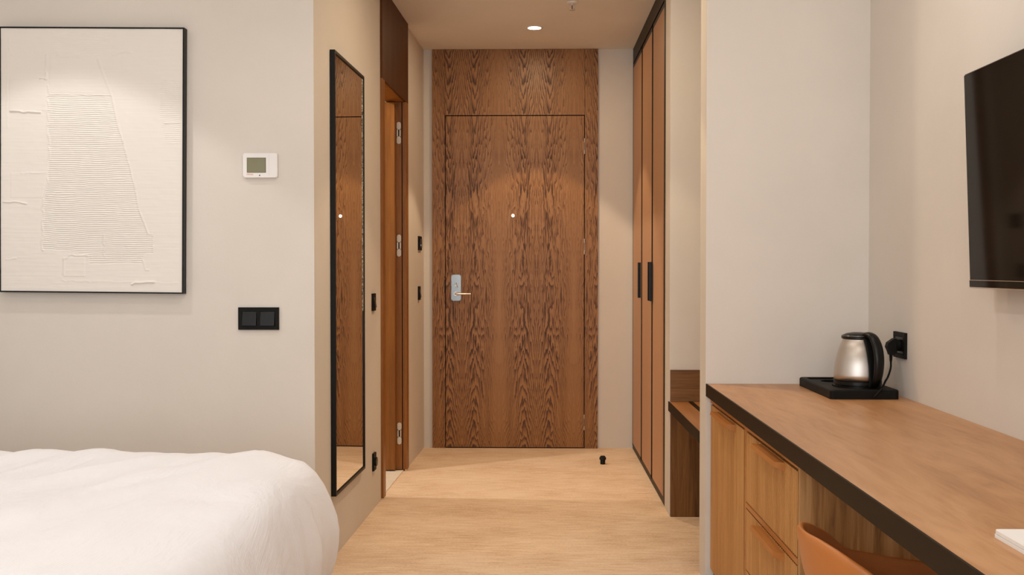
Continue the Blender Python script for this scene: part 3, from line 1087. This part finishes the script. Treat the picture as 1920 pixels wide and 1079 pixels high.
bm = bmesh.new()
pts = spline([K(0.026, 0.174), K(0.052, 0.179), K(0.078, 0.170), K(0.097, 0.140), K(0.105, 0.100), K(0.102, 0.060), K(0.092, 0.030), K(0.076, 0.014)], 7)
n = len(pts)
tube(bm, pts, [0.0115 + 0.004 * math.sin(math.pi * i / (n - 1)) for i in range(n)], 16, (1.15, 0.72), side=hs)
hp = finish('handle', bm, M['black'], t, True, None, 60)
# inner strap of the handle, flat against the body
bm = bmesh.new()
pts = spline([K(0.050, 0.166), K(0.060, 0.145), K(0.070, 0.110), K(0.0775, 0.070), K(0.079, 0.035), K(0.0765, 0.014)], 6)
tube(bm, pts, 0.016, 14, (1.15, 0.28), side=hs)
finish('handle_strap', bm, M['blackmat'], hp, True, None, 60)
# spout, on the far side
bm = bmesh.new()
sd = -hd
C0 = Vector((KX, KY, KZ))
a0, a1, a2 = C0 + sd * 0.047 + hs * 0.018 + Vector((0, 0, 0.158)), C0 + sd * 0.047 - hs * 0.018 + Vector((0, 0, 0.158)), C0 + sd * 0.070 + Vector((0, 0, 0.161))
b0 = C0 + sd * 0.058 + Vector((0, 0, 0.128))
v = [bm.verts.new(x) for x in (a0, a1, a2, b0)]
for q in ((0, 2, 1), (0, 3, 2), (1, 2, 3), (0, 1, 3)):
    bm.faces.new([v[k] for k in q])
finish('spout', bm, M['steel'], t)

# socket on the right wall behind the kettle
ys0, ys1 = 3.372 - 3.78, 3.482 - 3.78
t = plate('wall_socket', 'black wall socket on the right wall beside the kettle', 'socket', ys0, ys1, 0.848, 0.932, WR, 'socket')
yc = (ys0 + ys1) / 2
# power cable with its angled plug
t = thing('power_cable', 'black kettle cable with angled plug hanging from the right wall socket', 'cable', WR(yc, 0.03, 0.88))
bm = bmesh.new()
prism(bm, [(0.019 * math.cos(k * math.pi / 10), 0.889 + 0.019 * math.sin(k * math.pi / 10)) for k in range(20)], 0.0085, 0.020, lambda a, b, c: WR(yc + a, b, c))
for w0, w1 in ((-0.013, 0.013), ):
    side_prof = [(0.018, 0.911), (0.026, 0.912), (0.046, 0.898), (0.050, 0.884), (0.043, 0.868), (0.040, 0.858), (0.027, 0.858), (0.018, 0.868)]
    A = [bm.verts.new(WR(yc + w0, p[0], p[1])) for p in side_prof]
    B = [bm.verts.new(WR(yc + w1, p[0], p[1])) for p in side_prof]
    bm.faces.new(A)
    bm.faces.new(B[::-1])
    for k in range(len(A)):
        bm.faces.new((A[k], B[k], B[(k + 1) % len(A)], A[(k + 1) % len(A)]))
pg = finish('plug', bm, M['blackmat'], t)
bm = bmesh.new()
for i in range(6):
    z = 0.862 - i * 0.0042
    tube(bm, [WR(yc, 0.034, z), WR(yc, 0.034, z - 0.003)], 0.0062 - i * 0.0003, 10)
tube(bm, [WR(yc, 0.034, 0.862), WR(yc, 0.034, 0.834)], 0.0036, 10)
finish('strain_relief', bm, M['blackmat'], pg)
bm = bmesh.new()
e = WR(yc, 0.034, 0.836)
cpts = spline([e, e + Vector((-0.002, -0.004, -0.022)), e + Vector((-0.016, -0.020, -0.048)), (1.128, 3.37, 0.776), (1.106, 3.335, 0.757), (1.090, 3.3285, 0.742), (1.080, 3.3290, 0.731)], 8)
tube(bm, cpts, 0.0032, 10)
finish('cord', bm, M['blackmat'], t, True)

# ------------------------------------------------------------------ television
t = thing('television', 'black flat-screen television tilted forward on the right wall above the desk', 'television', (1.17, 2.23, 1.36))
TT, TB = Vector((1.100, 0, 1.637)), Vector((1.1205, 0, 1.0925))
TU = (TT - TB).normalized()
TNn = Vector((TU.z, 0, -TU.x))            # away from the room


def WT(a, b, c):                          # a along -Y from the far edge, b into the wall, c up
    return TB + TU * c + TNn * b + Vector((0, 2.712 - a, 0))


TH = (TT - TB).length
boxpart('casing', (0.0, 0.004, 0.0), (0.965, 0.022, TH), M['black'], t, WT, 0.002)
boxpart('back_housing', (0.14, 0.022, 0.03), (0.82, 0.048, TH - 0.14), M['blackmat'], t, WT, 0.006)
boxpart('screen', (0.004, 0.0015, 0.0185), (0.961, 0.0042, TH - 0.004), M['screen'], t, WT)
boxpart('bezel', (0.0, 0.0012, 0.0), (0.965, 0.0042, 0.0172), M['screen'], t, WT, 0.0008)
boxpart('bezel_line', (0.002, 0.0010, 0.0172), (0.963, 0.0042, 0.0185), M['satin'], t, WT)
boxpart('bottom_trim', (0.0, 0.002, -0.003), (0.965, 0.022, 0.0), M['satin'], t, WT)
bm = bmesh.new()
box(bm, (1.150, 2.10, 1.25), (1.1795, 2.36, 1.45))
finish('wall_bracket', bm, M['blackmetal'], t)

# ------------------------------------------------------------------ white folder on the desk
t = thing('card_folder', 'white card folder lying flat on the near part of the desk', 'folder', (0.86, 1.53, 0.723))
for (zz0, zz1, dx) in ((0.7233, 0.7285, 0.0), (0.7295, 0.7350, 0.0015)):
    bm = bmesh.new()
    prism(bm, rrect(0.716 + dx, 1.01, 1.42, 1.636, 0.008, 5), zz0, zz1, lambda a, b, c: Vector((a, c, b)))
    finish('cover', bm, M['card'], t)
bm = bmesh.new()
box(bm, (0.725, 1.43, 0.7284), (1.005, 1.628, 0.7296))
finish('sheets', bm, M['card'], t)

# ------------------------------------------------------------------ bed
t = thing('bed', 'bed covered by a thick white duvet that bulges over its edge', 'bed', (-1.66, 2.15, 0))


def bed(parent):
    X0, X1, Y0, Y1 = -2.72, -0.574, 1.25, 3.075
    boxpart('base', (X0 + 0.02, Y0 + 0.13, 0.06), (X1 - 0.13, Y1 - 0.13, 0.26), M['linen'], parent, bev=0.01)
    boxpart('mattress', (X0 + 0.02, Y0 + 0.10, 0.262), (X1 - 0.10, Y1 - 0.10, 0.48), M['white'], parent, bev=0.03)
    for sx in (X0 + 0.15, X1 - 0.25):
        for sy in (Y0 + 0.25, Y1 - 0.25):
            boxpart('leg', (sx - 0.03, sy - 0.03, 0.0), (sx + 0.03, sy + 0.03, 0.062), M['edge'], parent)
    prof = [(0.135, 0.262), (0.10, 0.245), (0.065, 0.240), (0.035, 0.252), (0.016, 0.272), (0.006, 0.31), (0.0015, 0.35), (0.0, 0.39), (0.003, 0.43),
            (0.012, 0.475), (0.023, 0.515), (0.038, 0.549), (0.060, 0.578), (0.09, 0.597), (0.125, 0.606), (0.17, 0.610), (0.23, 0.6115)]
    ins = 0.23
    while ins < 0.88:
        ins += 0.02
        prof.append((ins, 0.6115))
    # perimeter sampling on the outer outline, with normals for insetting
    W_, H_ = X1 - X0, Y1 - Y0
    per = []
    r = 0.13

    def side(p, q, n):
        for k in range(n):
            f = k / n
            per.append((p[0] + (q[0] - p[0]) * f, p[1] + (q[1] - p[1]) * f))
    side((X1, Y0 + r), (X1, Y1 - r), 150)
    for k in range(40):
        a = math.pi / 2 * k / 40
        per.append((X1 - r + r * math.cos(a), Y1 - r + r * math.sin(a)))
    side((X1 - r, Y1), (X0 + r, Y1), 170)
    for k in range(16):
        a = math.pi / 2 + math.pi / 2 * k / 16
        per.append((X0 + r + r * math.cos(a), Y1 - r + r * math.sin(a)))
    side((X0, Y1 - r), (X0, Y0 + r), 60)
    for k in range(16):
        a = math.pi + math.pi / 2 * k / 16
        per.append((X0 + r + r * math.cos(a), Y0 + r + r * math.sin(a)))
    side((X0 + r, Y0), (X1 - r, Y0), 90)
    for k in range(16):
        a = 3 * math.pi / 2 + math.pi / 2 * k / 16
        per.append((X1 - r + r * math.cos(a), Y0 + r + r * math.sin(a)))
    cx, cy = (X0 + X1) / 2, (Y0 + Y1) / 2
    bm = bmesh.new()
    rings = []
    for (i_, z) in prof:
        ring = []
        for j, (x, y) in enumerate(per):
            hx, hy = W_ / 2 - i_, H_ / 2 - i_
            px = cx + (x - cx) * hx / (W_ / 2)
            py = cy + (y - cy) * hy / (H_ / 2)
            dx, dy = x - cx, y - cy
            L = math.hypot(dx, dy)
            dx, dy = dx / L, dy / L
            low = max(0.0, min(1.0, (0.56 - z) / 0.16))
            # vertical folds on the overhang, strongest round the corner
            cor = math.exp(-((x - (X1 - 0.05)) ** 2 + (y - (Y1 - 0.05)) ** 2) / 0.09)
            s = j * 0.0125
            fold = noise.noise(Vector((x * 5.5, y * 5.5, z * 1.1))) * 0.016 + abs(noise.noise(Vector((x * 13, y * 13, z * 1.6 + 4)))) * (0.012 + 0.022 * cor)
            fold = (fold - 0.001) * low
            px += dx * fold
            py += dy * fold
            hem = low * max(0.0, (0.36 - z) / 0.12) * noise.noise(Vector((x * 4, y * 4, 9.0))) * 0.022
            # long soft creases across the top, running diagonally
            u, w_ = (px * 0.24 + py * 0.97), (-px * 0.97 + py * 0.24)
            k1 = noise.noise(Vector((u * 1.3, w_ * 4.2, 1.3)))
            k2 = noise.noise(Vector((u * 2.4 + 3, w_ * 10.0, 5.3)))
            k3 = noise.noise(Vector((px * 1.3, py * 1.3, 8.8)))
            top = 1 - low
            cr = (-abs(k1) * 0.040 + 0.013 + abs(k2) * 0.016 + k3 * 0.014) * top
            rings_z = z + hem + cr
            ring.append(bm.verts.new((px, py, rings_z)))
        rings.append(ring)
    n = len(per)
    for A, B in zip(rings[:-1], rings[1:]):
        for k in range(n):
            bm.faces.new((A[k], A[(k + 1) % n], B[(k + 1) % n], B[k]))
    bm.faces.new(rings[-1])
    bm.faces.new(rings[0])
    o = finish('duvet', bm, M['cloth'], parent, True)
    return o


bed(t)

# ------------------------------------------------------------------ chair
t = thing('tub_chair', 'tan leather tub chair pushed under the desk beside the drawer cabinet', 'chair', (0.85, 2.19, 0))


def chair(parent):
    cx, cy, a_, b_ = 0.795, 2.185, 0.232, 0.205

    def rim(X):
        P = [(0.55, 0.603), (0.575, 0.603), (0.60, 0.592), (0.65, 0.562), (0.71, 0.512), (0.80, 0.492), (0.90, 0.478), (1.05, 0.455)]
        for (x0, h0), (x1, h1) in zip(P[:-1], P[1:]):
            if x0 <= X <= x1:
                f = (X - x0) / (x1 - x0)
                return h0 + (h1 - h0) * f
        return P[0][1] if X < P[0][0] else P[-1][1]
    bm = bmesh.new()
    cols = []
    N = 48
    for i in range(N + 1):
        f = -1 + 2 * i / N
        L = abs(f)
        # first 70 % is the half ellipse round the back, then straight arms
        if L < 0.66:
            a = math.pi / 2 * L / 0.66
            x = cx - a_ * math.cos(a)
            y = cy + math.copysign(b_ * math.sin(a), f)
        else:
            x = cx + (L - 0.66) / 0.34 * 0.215
            y = cy + math.copysign(b_, f)
        h = rim(x) - 0.007
        col = []
        for (tt, sc) in ((0.0, 1.0), (0.12, 0.995), (0.35, 0.965), (0.6, 0.91), (0.8, 0.83), (0.93, 0.72), (1.0, 0.56)):
            zz = h - (h - 0.385) * tt
            px = cx + 0.03 + (x - cx - 0.03) * sc
            py = cy + (y - cy) * sc
            col.append(bm.verts.new((px, py, zz)))
        cols.append(col)
    for A, B in zip(cols[:-1], cols[1:]):
        for k in range(len(A) - 1):
            bm.faces.new((A[k], B[k], B[k + 1], A[k + 1]))
    # bottom pan joins both sides
    M2 = len(cols) // 2
    for i in range(M2):
        a, b, c, d = cols[i][-1], cols[i + 1][-1], cols[N - i - 1][-1], cols[N - i][-1]
        if i + 1 == N - i - 1:
            bm.faces.new((a, b, d))
        else:
            bm.faces.new((a, b, c, d))
    o = finish('shell', bm, M['leather'], parent, True)
    md = o.modifiers.new('thickness', 'SOLIDIFY')
    md.thickness = 0.016
    md.offset = 0
    sb = o.modifiers.new('smooth', 'SUBSURF')
    sb.levels = 1
    sb.render_levels = 2
    # seat cushion
    bm = bmesh.new()
    out = []
    for k in range(40):
        a = 2 * math.pi * k / 40
        c_, s_ = math.cos(a), math.sin(a)
        out.append((0.83 + 0.155 * math.copysign(abs(c_) ** 0.7, c_), cy + 0.145 * math.copysign(abs(s_) ** 0.7, s_)))
    prism(bm, out, 0.385, 0.440, lambda a, b, c: Vector((a, c, b)))
    bmesh.ops.bevel(bm, geom=[e for e in bm.edges if all(abs(v.co.z - 0.440) < 1e-5 for v in e.verts)], offset=0.018, segments=4, affect='EDGES')
    finish('seat', bm, M['leather'], parent, True, None, 50)
    for sx, sy in ((-1, -1), (-1, 1), (1, -1), (1, 1)):
        bm = bmesh.new()
        tube(bm, [(0.83 + sx * 0.09, cy + sy * 0.08, 0.388), (0.84 + sx * 0.18, cy + sy * 0.165, 0.004), (0.84 + sx * 0.18, cy + sy * 0.165, 0.0)], [0.014, 0.009, 0.009], 12)
        finish('leg', bm, M['leg'], parent, True, None, 50)


chair(t)

# ------------------------------------------------------------------ door stop
t = thing('door_stop', 'small black round door stop on the floor by the entrance door', 'door stop', (0.4035, 6.062, 0))
bm = bmesh.new()
lathe(bm, [(0, 0.0002), (0.0145, 0.0002), (0.0145, 0.026), (0.0135, 0.0275), (0.0, 0.0275)], 0.4035, 6.062, 32)
finish('post', bm, M['blackmetal'], t, True, None, 40)
bm = bmesh.new()
lathe(bm, [(0, 0.0265), (0.019, 0.0265), (0.0195, 0.029), (0.0195, 0.037), (0.018, 0.040), (0.0155, 0.0405), (0.0145, 0.046), (0.012, 0.0475), (0, 0.0475)], 0.4035, 6.062, 32)
finish('rubber_ring', bm, M['rubber_shade'], t, True, None, 40)


# ------------------------------------------------------------------ ceiling fittings
def downlight(x, y, label, group=None):
    t = thing('downlight', label, 'light', (x, y, CEIL), group)
    bm = bmesh.new()
    lathe(bm, [(0.036, CEIL - 0.0003), (0.048, CEIL - 0.0003), (0.048, CEIL - 0.003), (0.045, CEIL - 0.005), (0.038, CEIL - 0.0045)], x, y, 40)
    bm.faces.ensure_lookup_table()
    for f in [f for f in bm.faces if len(f.verts) > 4]:
        bm.faces.remove(f)
    finish('trim_ring', bm, M['white'], t, True)
    bm = bmesh.new()
    lathe(bm, [(0, CEIL - 0.0004), (0.040, CEIL - 0.0004), (0.040, CEIL - 0.0035), (0.038, CEIL - 0.0045), (0, CEIL - 0.0050)], x, y, 40)
    finish('lens', bm, M['lens'], t, True, 'glowing lens', 40)
    return t


downlight(0.006, 5.994, 'small round glowing downlight in the corridor ceiling before the entrance door')
downlight(0.05, 4.25, 'round downlight in the corridor ceiling above the mirror')
downlight(-1.66, 3.12, 'round downlight in the ceiling in front of the framed relief')
downlight(-0.35, 2.45, 'round downlight in the room ceiling beyond the foot of the bed')
downlight(0.75, 2.75, 'round downlight in the room ceiling above the desk cupboard')
downlight(-1.3, 1.2, 'round downlight in the room ceiling above the bed')
downlight(0.55, 1.0, 'round downlight in the room ceiling near the end of the desk')

t = thing('sprinkler', 'small metal fire sprinkler head on the corridor ceiling', 'sprinkler', (0.2006, 5.436, CEIL))
sx, sy = 0.2006, 5.436
bm = bmesh.new()
lathe(bm, [(0, CEIL - 0.0003), (0.030, CEIL - 0.0003), (0.029, CEIL - 0.005), (0.016, CEIL - 0.009), (0.0, CEIL - 0.010)], sx, sy, 32)
finish('escutcheon', bm, M['white'], t, True, None, 50)
bm = bmesh.new()
tube(bm, [(sx, sy, CEIL - 0.008), (sx, sy, CEIL - 0.016)], 0.007, 16)
for s in (-1, 1):
    tube(bm, spline([(sx + s * 0.006, sy, CEIL - 0.013), (sx + s * 0.010, sy, CEIL - 0.022), (sx + s * 0.008, sy, CEIL - 0.032), (sx, sy, CEIL - 0.038)], 5), 0.0030, 8)
finish('yoke', bm, M['hinge'], t, True, None, 50)
bm = bmesh.new()
tube(bm, [(sx, sy, CEIL - 0.015), (sx, sy, CEIL - 0.035)], 0.0022, 10)
finish('bulb', bm, simple('red_glass_bulb', rgb(110, 30, 15), 0.15), t, True)
bm = bmesh.new()
lathe(bm, [(0, CEIL - 0.0375), (0.016, CEIL - 0.0385), (0.016, CEIL - 0.041), (0, CEIL - 0.041)], sx, sy, 24)
finish('deflector', bm, M['hinge'], t)
